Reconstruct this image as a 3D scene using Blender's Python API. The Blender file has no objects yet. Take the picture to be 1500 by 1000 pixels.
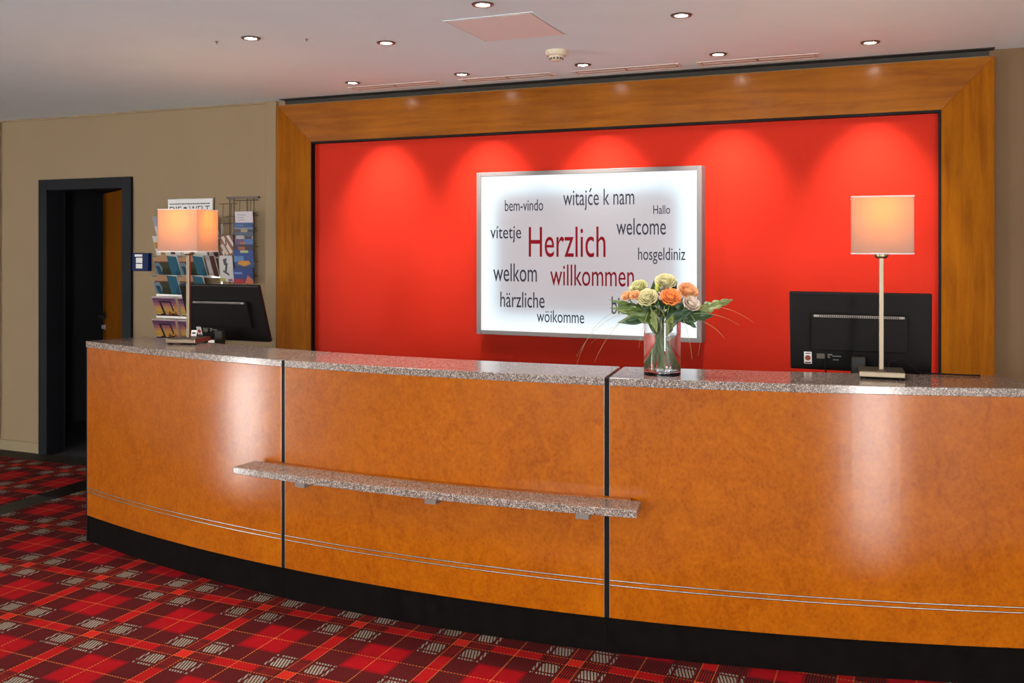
import bpy, math, random
from mathutils import Vector, Matrix
R_ = math.radians
random.seed(7)
sc = bpy.context.scene
C = sc.collection

# ---------------------------------------------------------------- camera
F_PX, HY, EYE = 1371.0, 360.0, 1.6
YAW = math.atan2(570.0, F_PX)
cam_d = bpy.data.cameras.new('camera'); cam = bpy.data.objects.new('camera', cam_d); C.objects.link(cam)
cam_d.sensor_width = 36.0; cam_d.lens = F_PX / 1500.0 * 36.0
cam_d.shift_y = (HY - 500.0) / 1500.0
cam.location = (0, 0, EYE); cam.rotation_euler = (math.pi / 2, 0, YAW)
sc.camera = cam
# ---------------------------------------------------------------- world, exposure
W = bpy.data.worlds.new('world'); sc.world = W; W.use_nodes = True
W.node_tree.nodes['Background'].inputs[0].default_value = (0.75, 0.85, 1.0, 1)
W.node_tree.nodes['Background'].inputs[1].default_value = 1.0
vs = sc.view_settings
vs.view_transform = 'Standard'; vs.look = 'None'; vs.gamma = 1.0; vs.use_curve_mapping = False
vs.exposure = 0.1
WINDOW_L = 66.0          # daylight in the two tall lobby windows behind the camera
FILL_W = 66.0           # each added fill spot behind the camera, no fitting there
SPOT_W = 104.0            # each ceiling downlight over the counter
ROW2_W = 46.0
BULB_W = 3.9             # each table lamp bulb
SIGN_L = .95
REAR_L = 15.0            # glow of the unseen rear pane added as fill

def spot(loc, watts, col=(1, .9, .8), size=120, blend=.9, radius=.03):
    l = bpy.data.lights.new('ceiling_spot', 'SPOT'); l.energy = watts; l.color = col
    l.spot_size = R_(size); l.spot_blend = blend; l.shadow_soft_size = radius
    o = bpy.data.objects.new('ceiling_spot', l); C.objects.link(o); o.location = loc
    return o
CEIL = 2.58
for lx in (-3.2, -1.2, .8, 2.8):
    for ly in (1.6, .1, -1.5, -3.2):
        spot((lx, ly, CEIL - .012), FILL_W, (1, .98, .97), 140, 1.0, .05)  # unseen fill spots added to brighten the room

# ---------------------------------------------------------------- helpers
def lin(r, g, b):
    f = lambda v: (v / 255 / 12.92) if v / 255 <= .04045 else ((v / 255 + .055) / 1.055) ** 2.4
    return (f(r), f(g), f(b))

MATS = {}
def mat(name, col=(.5, .5, .5), rough=.5, metal=0, spec=.5, coat=0, coat_r=.1, trans=0, ior=1.5, emit=None, es=0, sss=0):
    if name in MATS: return MATS[name]
    m = bpy.data.materials.new(name); m.use_nodes = True
    b = m.node_tree.nodes['Principled BSDF']
    b.inputs['Base Color'].default_value = (*col, 1)
    b.inputs['Roughness'].default_value = rough; b.inputs['Metallic'].default_value = metal
    b.inputs['Specular IOR Level'].default_value = spec
    b.inputs['Coat Weight'].default_value = coat; b.inputs['Coat Roughness'].default_value = coat_r
    b.inputs['Transmission Weight'].default_value = trans; b.inputs['IOR'].default_value = ior
    if emit:
        b.inputs['Emission Color'].default_value = (*emit, 1); b.inputs['Emission Strength'].default_value = es
    MATS[name] = m
    return m

class NT:
    """tiny node-building helper"""
    def __init__(s, m): s.t = m.node_tree; s.n = s.t.nodes; s.l = s.t.links; s.b = s.n.get('Principled BSDF')
    def link(s, a, b): s.l.new(a, b)
    def coord(s, kind='Object'): return s.n.new('ShaderNodeTexCoord').outputs[kind]
    def mapping(s, v, scale=(1, 1, 1), loc=(0, 0, 0), rot=(0, 0, 0)):
        m = s.n.new('ShaderNodeMapping'); s.link(v, m.inputs[0])
        m.inputs['Scale'].default_value = scale; m.inputs['Location'].default_value = loc; m.inputs['Rotation'].default_value = rot
        return m.outputs[0]
    def noise(s, v, scale, detail=4, rough=.55, dist=0):
        n = s.n.new('ShaderNodeTexNoise'); s.link(v, n.inputs['Vector'])
        n.inputs['Scale'].default_value = scale; n.inputs['Detail'].default_value = detail
        n.inputs['Roughness'].default_value = rough; n.inputs['Distortion'].default_value = dist
        return n.outputs['Fac']
    def vor(s, v, scale, feat='F1'):
        n = s.n.new('ShaderNodeTexVoronoi'); s.link(v, n.inputs['Vector']); n.inputs['Scale'].default_value = scale; n.feature = feat
        return n.outputs
    def ramp(s, f, stops, interp='LINEAR'):
        r = s.n.new('ShaderNodeValToRGB'); s.link(f, r.inputs[0]); e = r.color_ramp; e.interpolation = interp
        while len(e.elements) < len(stops): e.elements.new(.5)
        for el, (p, c) in zip(e.elements, stops): el.position = p; el.color = (*c, 1)
        return r.outputs[0]
    def math(s, op, a, b=None, c=None):
        n = s.n.new('ShaderNodeMath'); n.operation = op
        for i, v in enumerate((a, b, c)):
            if v is None: continue
            if isinstance(v, (int, float)): n.inputs[i].default_value = v
            else: s.link(v, n.inputs[i])
        return n.outputs[0]
    def mix(s, f, a, b, mode='MIX'):
        n = s.n.new('ShaderNodeMix'); n.data_type = 'RGBA'; n.blend_type = mode
        for sock, v in ((n.inputs[0], f), (n.inputs[6], a), (n.inputs[7], b)):
            if isinstance(v, (int, float)): sock.default_value = v
            elif isinstance(v, tuple): sock.default_value = (*v, 1)
            else: s.link(v, sock)
        return n.outputs[2]
    def sep(s, v):
        n = s.n.new('ShaderNodeSeparateXYZ'); s.link(v, n.inputs[0]); return n.outputs
    def bump(s, h, strength=.2, dist=.002):
        n = s.n.new('ShaderNodeBump'); s.link(h, n.inputs['Height']); n.inputs['Strength'].default_value = strength
        n.inputs['Distance'].default_value = dist; s.link(n.outputs[0], s.b.inputs['Normal'])
    def base(s, c): s.link(c, s.b.inputs['Base Color'])

class MB:
    """mesh builder: collects verts/faces, one object per build()"""
    def __init__(s): s.v = []; s.f = []; s.m = []
    def add(s, vs, fs, mi=0, M=None):
        o = len(s.v)
        s.v += [tuple(M @ Vector(p)) if M else tuple(p) for p in vs]
        s.f += [tuple(i + o for i in f) for f in fs]; s.m += [mi] * len(fs)
        return s
    def box(s, x0, x1, y0, y1, z0, z1, mi=0, M=None):
        vs = [(x0, y0, z0), (x1, y0, z0), (x1, y1, z0), (x0, y1, z0), (x0, y0, z1), (x1, y0, z1), (x1, y1, z1), (x0, y1, z1)]
        return s.add(vs, [(0, 3, 2, 1), (4, 5, 6, 7), (0, 1, 5, 4), (1, 2, 6, 5), (2, 3, 7, 6), (3, 0, 4, 7)], mi, M)
    def prism_y(s, pts, y0, y1, mi=0, M=None):
        """polygon in xz (counter-clockwise seen from -y), extruded y0..y1"""
        n = len(pts); vs = [(x, y0, z) for x, z in pts] + [(x, y1, z) for x, z in pts]
        fs = [tuple(range(n)), tuple(range(2 * n - 1, n - 1, -1))] + [(i, n + i, n + (i + 1) % n, (i + 1) % n) for i in range(n)]
        return s.add(vs, fs, mi, M)
    def arcbox(s, c, t0, t1, r0, r1, z0, z1, n=24, mi=0, org=(0, 0, 0)):
        """block following the counter arc; angle from -y direction, in degrees"""
        vs = []
        for i in range(n + 1):
            a = R_(t0 + (t1 - t0) * i / n)
            for r, z in ((r1, z0), (r1, z1), (r0, z1), (r0, z0)):
                vs.append((c[0] + r * math.sin(a) - org[0], c[1] - r * math.cos(a) - org[1], z - org[2]))
        fs = []
        for i in range(n):
            for k in range(4):
                a, b = i * 4 + k, i * 4 + (k + 1) % 4
                fs.append((a, a + 4, b + 4, b))
        fs += [(0, 1, 2, 3), (n * 4 + 3, n * 4 + 2, n * 4 + 1, n * 4)]
        return s.add(vs, fs, mi)
    def tube(s, path, r, n=8, mi=0, caps=True):
        path = [Vector(p) for p in path]; rs = r if isinstance(r, (list, tuple)) else [r] * len(path)
        vs = []; up = None
        for i, p in enumerate(path):
            d = (path[min(i + 1, len(path) - 1)] - path[max(i - 1, 0)]).normalized()
            if up is None: up = Vector((0, 0, 1)) if abs(d.z) < .9 else Vector((1, 0, 0))
            a = d.cross(up)
            if a.length < 1e-5: a = d.orthogonal()
            a.normalize(); b = a.cross(d).normalized(); up = b
            for k in range(n):
                t = 2 * math.pi * k / n
                vs.append(p + (a * math.cos(t) + b * math.sin(t)) * rs[i])
        fs = []
        for i in range(len(path) - 1):
            for k in range(n):
                q = (k + 1) % n
                fs.append((i * n + k, i * n + q, i * n + n + q, i * n + n + k))
        if caps: fs += [tuple(range(n - 1, -1, -1)), tuple(range((len(path) - 1) * n, len(path) * n))]
        return s.add(vs, fs, mi)
    def lathe(s, prof, n=32, c=(0, 0, 0), mi=0, closed=False):
        vs = []; L = len(prof)
        for k in range(n):
            t = 2 * math.pi * k / n
            for r, z in prof: vs.append((c[0] + r * math.cos(t), c[1] + r * math.sin(t), c[2] + z))
        fs = []
        for k in range(n):
            q = (k + 1) % n
            for i in range(L if closed else L - 1):
                j = (i + 1) % L
                fs.append((k * L + i, q * L + i, q * L + j, k * L + j))
        if not closed:
            if prof[0][0] > 1e-6: fs.append(tuple(k * L for k in range(n - 1, -1, -1)))
            if prof[-1][0] > 1e-6: fs.append(tuple(k * L + L - 1 for k in range(n)))
        return s.add(vs, fs, mi)
    def grid(s, pts, mi=0, M=None):
        """pts[i][j] surface"""
        a, b = len(pts), len(pts[0]); vs = [p for row in pts for p in row]
        fs = [(i * b + j, i * b + j + 1, i * b + b + j + 1, i * b + b + j) for i in range(a - 1) for j in range(b - 1)]
        return s.add(vs, fs, mi, M)
    def build(s, name, mats, parent=None, loc=(0, 0, 0), rot=(0, 0, 0), smooth=False, bevel=0, seg=2, solid=0):
        me = bpy.data.meshes.new(name); me.from_pydata([tuple(v) for v in s.v], [], s.f)
        for m in (mats if isinstance(mats, (list, tuple)) else [mats]): me.materials.append(m)
        me.polygons.foreach_set('material_index', s.m)
        if smooth: me.polygons.foreach_set('use_smooth', [True] * len(s.f))
        me.update()
        if smooth: me.set_sharp_from_angle(angle=R_(38))
        o = bpy.data.objects.new(name, me); C.objects.link(o); o.parent = parent; o.location = loc; o.rotation_euler = rot
        if solid:
            k = o.modifiers.new('solidify', 'SOLIDIFY'); k.thickness = solid; k.offset = 0
        if bevel:
            k = o.modifiers.new('bevel', 'BEVEL'); k.width = bevel; k.segments = seg; k.limit_method = 'ANGLE'; k.angle_limit = R_(40)
        return o

def tag(o, label, cat, group=None):
    o['label'] = label; o['category'] = cat
    if group: o['group'] = group
    return o
def thing(name, label, cat, loc=(0, 0, 0), rotz=0, group=None):
    o = bpy.data.objects.new(name, None); C.objects.link(o); o.empty_display_size = .05
    o.location = loc; o.rotation_euler = (0, 0, rotz)
    return tag(o, label, cat, group)
def struct(o, label=None):
    o['kind'] = 'structure'
    if label: o['label'] = label
    return o
def copy_tree(o, parent=None):
    c = o.copy(); C.objects.link(c); c.parent = parent
    for ch in list(o.children): copy_tree(ch, c)
    return c
def box_obj(name, m, b, parent=None, bevel=0):
    return MB().box(*b).build(name, m, parent, bevel=bevel)
def on_wall(px, py, Y):
    """measured picture position -> wall point at depth Y"""
    u = px - 750; s_, c_ = math.sin(YAW), math.cos(YAW)
    t = Y / (F_PX * c_ + u * s_)
    return ((-F_PX * s_ + u * c_) * t, EYE - (py - HY) * t)

# ---------------------------------------------------------------- materials
def plaster(name, col, bump=.08):
    m = mat(name, col, .85, spec=.2); k = NT(m); v = k.coord()
    n = k.noise(v, 3, 3); f = k.noise(v, 160, 2)
    k.base(k.mix(n, tuple(x * .96 for x in col), tuple(min(1, x * 1.04) for x in col)))
    k.bump(f, bump, .001); return m
M_WALL = plaster('cream_wall_plaster', lin(138, 118, 91))
M_WALLW = plaster('white_lobby_plaster', lin(235, 232, 226))
M_WALLSHADE = plaster('shaded_wall_plaster', lin(108, 84, 60))  # wall plaster darkened to paint in the shade beside the surround
M_CEIL = plaster('ceiling_plaster', lin(228, 238, 243), .05)
M_VENT = plaster('vent_paint', lin(222, 205, 196), .02)
M_HATCH = plaster('hatch_paint', lin(238, 220, 216), .02)

def red_paint():
    m = mat('red_wall_paint', (.45, .017, .008), .5, spec=.04); k = NT(m); v = k.coord()
    k.base(k.mix(k.noise(v, 2.5, 3), (.435, .020, .0085), (.465, .022, .0095))); k.bump(k.noise(v, 220, 2), .06, .001); return m
M_RED = red_paint()

def burl():
    m = mat('amber_burl_veneer', (.6, .18, .01), .5, spec=.05, coat=.9, coat_r=.155); k = NT(m); v = k.coord()
    k.b.inputs['Coat IOR'].default_value = 1.36
    warp = k.noise(k.mapping(v, (1, 1, .8)), 11, 5, .6, 1.6)
    eyes = k.vor(k.mapping(v, (1, 1, .9)), 70)['Distance']
    fine = k.noise(k.mapping(v, (1, 1, .75)), 85, 4, .7, .8)
    big = k.noise(v, 2.2, 3)
    f = k.math('ADD', k.math('MULTIPLY', warp, .5), k.math('MULTIPLY', fine, .32))
    f = k.math('ADD', f, k.math('MULTIPLY', eyes, .16))
    f = k.math('ADD', f, k.math('MULTIPLY', k.math('SUBTRACT', big, .5), .22))
    sheet = k.math('FLOOR', k.math('MULTIPLY', k.sep(v)[0], 3.25))
    wn = k.n.new('ShaderNodeTexWhiteNoise'); wn.noise_dimensions = '1D'; k.link(sheet, wn.inputs['W'])
    f = k.math('ADD', f, k.math('MULTIPLY', k.math('SUBTRACT', wn.outputs['Value'], .5), .045))
    k.base(k.ramp(f, [(.20, (.20, .040, .0)), (.40, (.275, .062, .0)), (.56, (.345, .086, .0)), (.76, (.42, .118, .0))]))
    return m
M_BURL = burl()
def frame_wood(name, axis, q=.6):
    m = mat(name, (.35, .11, .004), .5, spec=.03, coat=.55 if axis == 'x' else 0, coat_r=.2); k = NT(m); v = k.coord(); k.b.inputs['Coat IOR'].default_value = 1.4
    sc_ = (.25, 1, 3.2) if axis == 'x' else (3.2, 1, .25)
    g = k.noise(k.mapping(v, sc_), 7, 6, .6, .7); fine = k.noise(k.mapping(v, tuple(a * 2 for a in sc_)), 40, 3, .6)
    big = k.noise(v, 3, 2)
    f = k.math('ADD', k.math('MULTIPLY', g, .6), k.math('ADD', k.math('MULTIPLY', fine, .2), k.math('MULTIPLY', big, .25)))
    k.base(k.ramp(f, [(.3, (.22 * q, .055 * q, .001)), (.5, (.36 * q, .105 * q, .002)), (.72, (.50 * q, .165 * q, .003))])); return m
M_FWX = frame_wood('amber_frame_wood_horizontal', 'x'); M_FWZ = frame_wood('amber_frame_wood_vertical', 'z', .62)
M_DOORW = frame_wood('brown_door_veneer', 'z', .3)

def granite(name, tone=.95):
    m = mat(name, (.2, .16, .14), .15, spec=.7); k = NT(m); v = k.coord()
    v1 = k.vor(v, 330); n = k.noise(v, 500, 3, .7); g = k.noise(v, 120, 2)
    col = k.ramp(k.sep(v1['Color'])[0], [(.0, tuple(x * tone for x in lin(66, 58, 56))), (.32, tuple(x * tone for x in lin(98, 84, 76))),
                 (.6, tuple(x * tone for x in lin(140, 118, 106))), (.85, tuple(x * tone for x in lin(176, 158, 144))), (1, tuple(x * tone for x in lin(205, 192, 180)))])
    k.base(k.mix(k.math('MULTIPLY', n, .35), col, lin(96, 82, 76), 'MIX')); return m
M_GRAN = granite('polished_brown_granite')
M_BLACK = mat('black_lacquer', (.005, .004, .004), .55, spec=.12)
M_KICK = mat('black_kick_board', (.004, .003, .0025), .75, spec=.03)
k = NT(M_KICK); k.base(k.ramp(k.noise(k.coord(), 18, 4), [(.3, (.003, .0022, .002)), (.8, (.007, .005, .004))]))
M_DKFRAME = mat('charcoal_door_frame', (.007, .008, .010), .6, spec=.12)
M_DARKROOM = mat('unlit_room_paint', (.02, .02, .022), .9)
M_ALU = mat('brushed_aluminium', (.62, .58, .55), .32, 1)
k = NT(M_ALU); k.link(k.math('ADD', k.math('MULTIPLY', k.noise(k.mapping(k.coord(), (1, 1, 40)), 30, 2), .12), .25), k.b.inputs['Roughness'])
M_SIGNFRAME = mat('silver_sign_frame', lin(112, 104, 101), .55, 0)
M_NICKEL = mat('satin_nickel', (.27, .21, .145), .36, 1)
M_STRIP = mat('polished_steel_strip', (.50, .44, .38), .16, 1)
M_DGAP = mat('painted_gap_shade', (.03, .022, .016), .8)  # dark colour standing for shade inside gaps
M_SKIRT = plaster('light_stone_skirting', lin(140, 124, 96))
def stone_floor():
    m = mat('polished_stone_floor', (.4, .37, .33), .10, spec=.6); k = NT(m); v = k.coord()
    k.base(k.ramp(k.noise(v, 12, 6), [(.3, (.08, .07, .06)), (.7, (.13, .115, .10))])); return m
M_STONE = stone_floor()
M_BORDER = mat('dark_stone_border', (.02, .02, .015), .6, spec=.15)
k = NT(M_BORDER); k.base(k.ramp(k.noise(k.coord(), 30, 4), [(.3, (.016, .015, .010)), (.7, (.034, .031, .022))]))

def tartan():
    m = mat('red_tartan_carpet', (.4, .01, .01), .95, spec=.1); k = NT(m); v = k.coord()
    x, y, z = k.sep(v)
    PX, PY = .48, .505
    def axis(c, p, off):
        t = k.math('SUBTRACT', k.math('FRACT', k.math('ADD', k.math('DIVIDE', k.math('SUBTRACT', c, off), p), 100.5)), .5)
        return k.math('ABSOLUTE', k.math('MULTIPLY', t, p))
    ax = axis(x, PX, -3.068); ay = axis(y, PY, 2.885)
    band = lambda a, lo, hi: k.math('MULTIPLY', k.math('GREATER_THAN', a, lo), k.math('LESS_THAN', a, hi))
    D = lambda a: k.math('MAXIMUM', band(a, .043, .112), band(a, .124, .136))
    S = lambda a: k.math('LESS_THAN', a, .029)
    Gd = lambda a: k.math('GREATER_THAN', a, .138)
    DX, DY, SX, SY, GX, GY = D(ax), D(ay), S(ax), S(ay), Gd(ax), Gd(ay)
    # fine twill rib
    tw = k.math('GREATER_THAN', k.math('FRACT', k.math('ADD', k.math('MULTIPLY', x, 78), k.math('ADD', k.math('MULTIPLY', y, 26), 1000))), .42)
    tw2 = k.math('GREATER_THAN', k.math('FRACT', k.math('ADD', k.math('MULTIPLY', x, 105), 1000)), .45)
    dark, dkred = (.016, .006, .005), (.15, .007, .007)
    red, bright = (.38, .002, .006), (.42, .005, .006)
    grey = (.34, .32, .24)
    c = k.mix(tw2, dark, dkred)                                   # mixed zones
    gg = k.math('MULTIPLY', GX, GY)
    c = k.mix(gg, c, k.mix(k.math('MULTIPLY', k.math('GREATER_THAN', ax, .150), k.math('GREATER_THAN', ay, .152)), (.24, .003, .006), red))
    # plain red ribbon running through the ground of the other axis
    sg = k.math('MAXIMUM', k.math('MULTIPLY', SX, GY), k.math('MULTIPLY', SY, GX))
    c = k.mix(sg, c, bright)
    ss = k.math('MULTIPLY', SX, SY); c = k.mix(ss, c, (.62, .02, .010))
    sd = k.math('MAXIMUM', k.math('MULTIPLY', SX, DY), k.math('MULTIPLY', SY, DX))
    c = k.mix(k.math('MULTIPLY', sd, tw2), c, (.26, .010, .008))
    dd = k.math('MULTIPLY', DX, DY)
    # rounded grey diamonds
    ex = k.math('POWER', k.math('ABSOLUTE', k.math('DIVIDE', k.math('SUBTRACT', ax, .078), .040)), 2)
    ey = k.math('POWER', k.math('ABSOLUTE', k.math('DIVIDE', k.math('SUBTRACT', ay, .082), .045)), 2)
    blob = k.math('LESS_THAN', k.math('ADD', ex, ey), 1.12)
    rim = k.math('MULTIPLY', k.math('MAXIMUM', band(ax, .124, .136), band(ay, .124, .136)), dd)
    c = k.mix(k.math('MULTIPLY', k.math('MAXIMUM', k.math('MULTIPLY', dd, blob), rim), tw), c, grey)
    # dotted yellow lines
    dots = lambda q: k.math('GREATER_THAN', k.math('FRACT', k.math('ADD', k.math('MULTIPLY', q, 75), 1000)), .45)
    yx = k.math('MAXIMUM', band(ax, .026, .0305), k.math('GREATER_THAN', ax, PX / 2 - .0028))
    yy = k.math('MAXIMUM', band(ay, .026, .0305), k.math('GREATER_THAN', ay, PY / 2 - .0028))
    yl = k.math('MAXIMUM', k.math('MULTIPLY', yx, dots(y)), k.math('MULTIPLY', yy, dots(x)))
    c = k.mix(k.math('MULTIPLY', yl, .75), c, (.80, .22, .05))
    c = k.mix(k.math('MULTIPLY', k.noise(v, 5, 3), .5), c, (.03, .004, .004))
    k.base(c); k.bump(k.noise(v, 500, 2), .4, .003)
    return m
M_TARTAN = tartan()

M_SHADE = bpy.data.materials.new('cream_lampshade_fabric'); M_SHADE.use_nodes = True
k = NT(M_SHADE); k.n.remove(k.b)
df = k.n.new('ShaderNodeBsdfDiffuse'); tr = k.n.new('ShaderNodeBsdfTranslucent'); mx = k.n.new('ShaderNodeMixShader')
weave = k.noise(k.mapping(k.coord(), (1, 1, 1)), 400, 2)
cc = k.mix(weave, (.30, .27, .25), (.36, .32, .30)); k.link(cc, df.inputs[0]); tr.inputs[0].default_value = (.98, .60, .19, 1)
mx.inputs[0].default_value = .42; k.link(df.outputs[0], mx.inputs[1]); k.link(tr.outputs[0], mx.inputs[2])
k.link(mx.outputs[0], k.n['Material Output'].inputs[0])

M_GLASS = mat('clear_vase_glass', (1, 1, 1), 0, trans=1, ior=1.46)
M_WATER = mat('vase_water', (.97, 1, .98), 0, trans=1, ior=1.33)
M_BULB = mat('warm_bulb', (1, .8, .6), .5, emit=(1, .55, .25), es=4)
M_LENS = mat('downlight_lens', (1, 1, 1), .3, emit=(1, .95, .92), es=140)
M_MON = mat('black_monitor_plastic', (.007, .0055, .005), .45, spec=.16)
k = NT(M_MON); k.bump(k.noise(k.coord(), 900, 2), .25, .0004)
M_MON2 = mat('vent_highlight_grey', (.30, .27, .25), .35)  # light grey paints the highlight along the vent edge
M_SCREEN = mat('dark_screen', (.004, .004, .005), .1)
M_PAPER = mat('white_paper', (.72, .70, .67), .6)
FLAT = {}
def flat(r, g, b, rough=.45):
    key = (r, g, b)
    if key not in FLAT: FLAT[key] = mat('print_%d_%d_%d' % key, tuple(c * .62 for c in lin(r, g, b)), rough, spec=.2)  # print colours darkened to paint in the weak light by the wall
    return FLAT[key]

# ---------------------------------------------------------------- room shell
XL, XR, YB, YR = -11.5, 5.0, 5.25, -4.5
struct(box_obj('floor', M_STONE, (XL, XR, YR, YB, -.05, 0)), 'polished stone lobby floor')
struct(box_obj('ceiling', M_CEIL, (XL, XR, YR, YB + .15, CEIL, CEIL + .12)), 'pale plaster ceiling')
DX0, DX1, DZ = -6.03, -5.255, 2.035            # door opening
wb = MB().box(XL, DX0, YB, YB + .14, 0, CEIL).box(DX1, XR, YB, YB + .14, 0, CEIL).box(DX0, DX1, YB, YB + .14, DZ, CEIL)
struct(wb.build('wall_back', M_WALL), 'cream plaster wall behind the counter')
# left and rear walls with openings for windows and the fill pane
WL = (-4.05, -2.65, .25, 2.15)                   # left window: y0,y1,z0,z1
wl = MB().box(XL - .14, XL, YR, WL[0], 0, CEIL).box(XL - .14, XL, WL[1], YB + .14, 0, CEIL).box(XL - .14, XL, WL[0], WL[1], 0, WL[2]).box(XL - .14, XL, WL[0], WL[1], WL[3], CEIL)
struct(wl.build('wall_left', M_WALLW))
WR = (3.35, 4.35, .10, 2.25)                      # rear window: x0,x1,z0,z1
W3 = (-3.6, -.2, .85, 2.35)                     # added fill pane in the rear wall
wr = MB().box(XL, W3[0], YR - .14, YR, 0, CEIL).box(W3[1], WR[0], YR - .14, YR, 0, CEIL).box(W3[0], W3[1], YR - .14, YR, 0, W3[2]).box(W3[0], W3[1], YR - .14, YR, W3[3], CEIL).box(WR[1], XR, YR - .14, YR, 0, CEIL).box(WR[0], WR[1], YR - .14, YR, 0, WR[2]).box(WR[0], WR[1], YR - .14, YR, WR[3], CEIL)
struct(wr.build('wall_rear', M_WALLW))
struct(box_obj('wall_right', M_WALLW, (XR, XR + .14, YR, YB + .14, 0, CEIL)))
M_DAY = mat('daylight_pane', (.8, .85, .9), .3, emit=(1, .97, .95), es=WINDOW_L)
w1 = struct(box_obj('window_1', M_DAY, (XL - .09, XL - .08, WL[0], WL[1], WL[2], WL[3])))
fr = MB()
for a in (WL[0], WL[1] - .05): fr.box(XL - .11, XL - .03, a, a + .05, WL[2], WL[3])
for a in (WL[2], WL[3] - .05): fr.box(XL - .11, XL - .03, WL[0], WL[1], a, a + .05)
fr.build('window_frame', M_DKFRAME, w1)
w2 = struct(box_obj('window_2', M_DAY, (WR[0], WR[1], YR - .09, YR - .08, WR[2], WR[3])))
fr = MB()
for a in (WR[0], WR[1] - .05): fr.box(a, a + .05, YR - .11, YR - .03, WR[2], WR[3])
for a in (WR[2], WR[3] - .05): fr.box(WR[0], WR[1], YR - .11, YR - .03, a, a + .05)
fr.build('window_frame', M_DKFRAME, w2)
M_FILLPANE = mat('fill_light_pane', (.8, .85, .9), .3, emit=(.90, .96, 1.0), es=REAR_L)
w3 = struct(box_obj('fill_pane', M_FILLPANE, (W3[0], W3[1], YR - .09, YR - .08, W3[2], W3[3])))  # unseen glowing pane added to fill the room with light
fr = MB()
for a in (W3[0], (W3[0] + W3[1]) / 2 - .025, W3[1] - .05): fr.box(a, a + .05, YR - .11, YR - .03, W3[2], W3[3])
for a in (W3[2], W3[3] - .05): fr.box(W3[0], W3[1], YR - .11, YR - .03, a, a + .05)
fr.build('window_frame', M_DKFRAME, w3)  # bars around the added fill pane
# dark room behind the open door
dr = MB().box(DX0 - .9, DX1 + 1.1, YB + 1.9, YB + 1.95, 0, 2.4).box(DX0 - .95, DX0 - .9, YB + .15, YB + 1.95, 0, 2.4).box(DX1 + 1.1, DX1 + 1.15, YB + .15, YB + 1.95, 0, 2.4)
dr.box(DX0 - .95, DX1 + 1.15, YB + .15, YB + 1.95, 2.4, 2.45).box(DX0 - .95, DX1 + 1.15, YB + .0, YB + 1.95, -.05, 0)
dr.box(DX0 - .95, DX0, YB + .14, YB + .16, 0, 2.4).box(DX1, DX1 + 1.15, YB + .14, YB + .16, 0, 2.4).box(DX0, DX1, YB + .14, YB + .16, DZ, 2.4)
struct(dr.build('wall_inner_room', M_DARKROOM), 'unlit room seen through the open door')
# carpet, stone borders
CAR_Y0, CAR_Y1 = 2.40, 5.06
struct(MB().box(-4.0, .3, YR + .3, CAR_Y0 - .1, 0, .008).build('floor_bounce_sheet', mat('grey_bounce_sheet', (.24, .24, .25), .95, spec=.1)), 'unseen grey floor sheet added to tune bounce and reflections')  # unseen sheet added to steer bounce light and counter reflections
cp = MB().box(-4.92, XR, CAR_Y0, CAR_Y1, 0, .008)
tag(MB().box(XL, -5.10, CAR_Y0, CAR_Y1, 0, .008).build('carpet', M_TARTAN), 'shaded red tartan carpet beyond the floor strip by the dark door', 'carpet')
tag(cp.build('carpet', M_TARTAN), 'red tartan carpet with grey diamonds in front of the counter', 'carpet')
struct(MB().box(XL, XR, CAR_Y1, YB, 0, .006).build('trim_1', M_BORDER), 'dark stone floor border along the wall')
struct(MB().box(-5.10, -4.92, CAR_Y0, 4.34, 0, .007).build('trim_2', M_BORDER), 'dark stone strip dividing the carpet')
struct(MB().box(-5.10, -4.92, 4.34, CAR_Y1, 0, .012).build('trim_3', M_BLACK), 'black strip in the carpet')  # far stretch of the floor strip, coloured black
struct(MB().box(XL, DX0 - .075, YB - .014, YB, 0, .085).box(DX1 + .075, XR, YB - .014, YB, 0, .085).build('baseboard_back', M_SKIRT, bevel=.003), 'light stone skirting')
# wall joints
struct(MB().box(-6.62, -6.535, YB - .03, YB, .085, CEIL).build('trim_4', mat('tan_wall_trim', lin(150, 112, 78), .6), bevel=.004), 'tan vertical trim at the far left')
struct(MB().box(-4.00, -3.985, YB - .012, YB, .085, CEIL).box(-3.985, -3.9, YB - .022, YB, .085, CEIL).build('trim_5', M_WALL, bevel=.003), 'flat cream pilaster beside the wooden surround')
struct(MB().box(XL, -4.0, YB - .012, YB, CEIL - .012, CEIL).build('trim_6', M_WALL), 'thin ceiling bead')

# ---------------------------------------------------------------- door
d1 = bpy.data.objects.new('door_1', None); C.objects.link(d1); d1.location = (DX1, YB, 0); struct(d1, 'half open door with charcoal frame')
fm = MB().box(DX0 - .075 - DX1, DX0 - DX1 + .012, -.022, .14, 0, DZ + .07).box(-.012, .075, -.022, .14, 0, DZ + .07).box(DX0 - DX1 + .012, -.012, -.022, .14, DZ - .012, DZ + .07)
fm.build('door_frame', M_DKFRAME, d1, bevel=.003)
DA = R_(33.0)
leaf = bpy.data.objects.new('door_leaf', None); C.objects.link(leaf); leaf.parent = d1; leaf.location = (-.014, .0, 0); leaf.rotation_euler = (0, 0, -DA)
MB().box(-.745, 0, 0, .04, .01, DZ - .02).build('leaf_board', M_DOORW, leaf, bevel=.002)
hd = MB().lathe([(.0, -.004), (.018, -.004), (.018, .004), (0, .004)], 20)
hdl = MB(); hdl.tube([(-.65, -.002, 1.05), (-.65, -.045, 1.05)], .009, 10); hdl.tube([(-.65, -.045, 1.05), (-.62, -.05, 1.05), (-.515, -.05, 1.05)], .0095, 10)
hdl.box(-.675, -.625, -.006, 0, 1.02, 1.08)
hdl.build('handle', mat('black_handle_metal', (.02, .02, .02), .35, .6), leaf, smooth=False)
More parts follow.
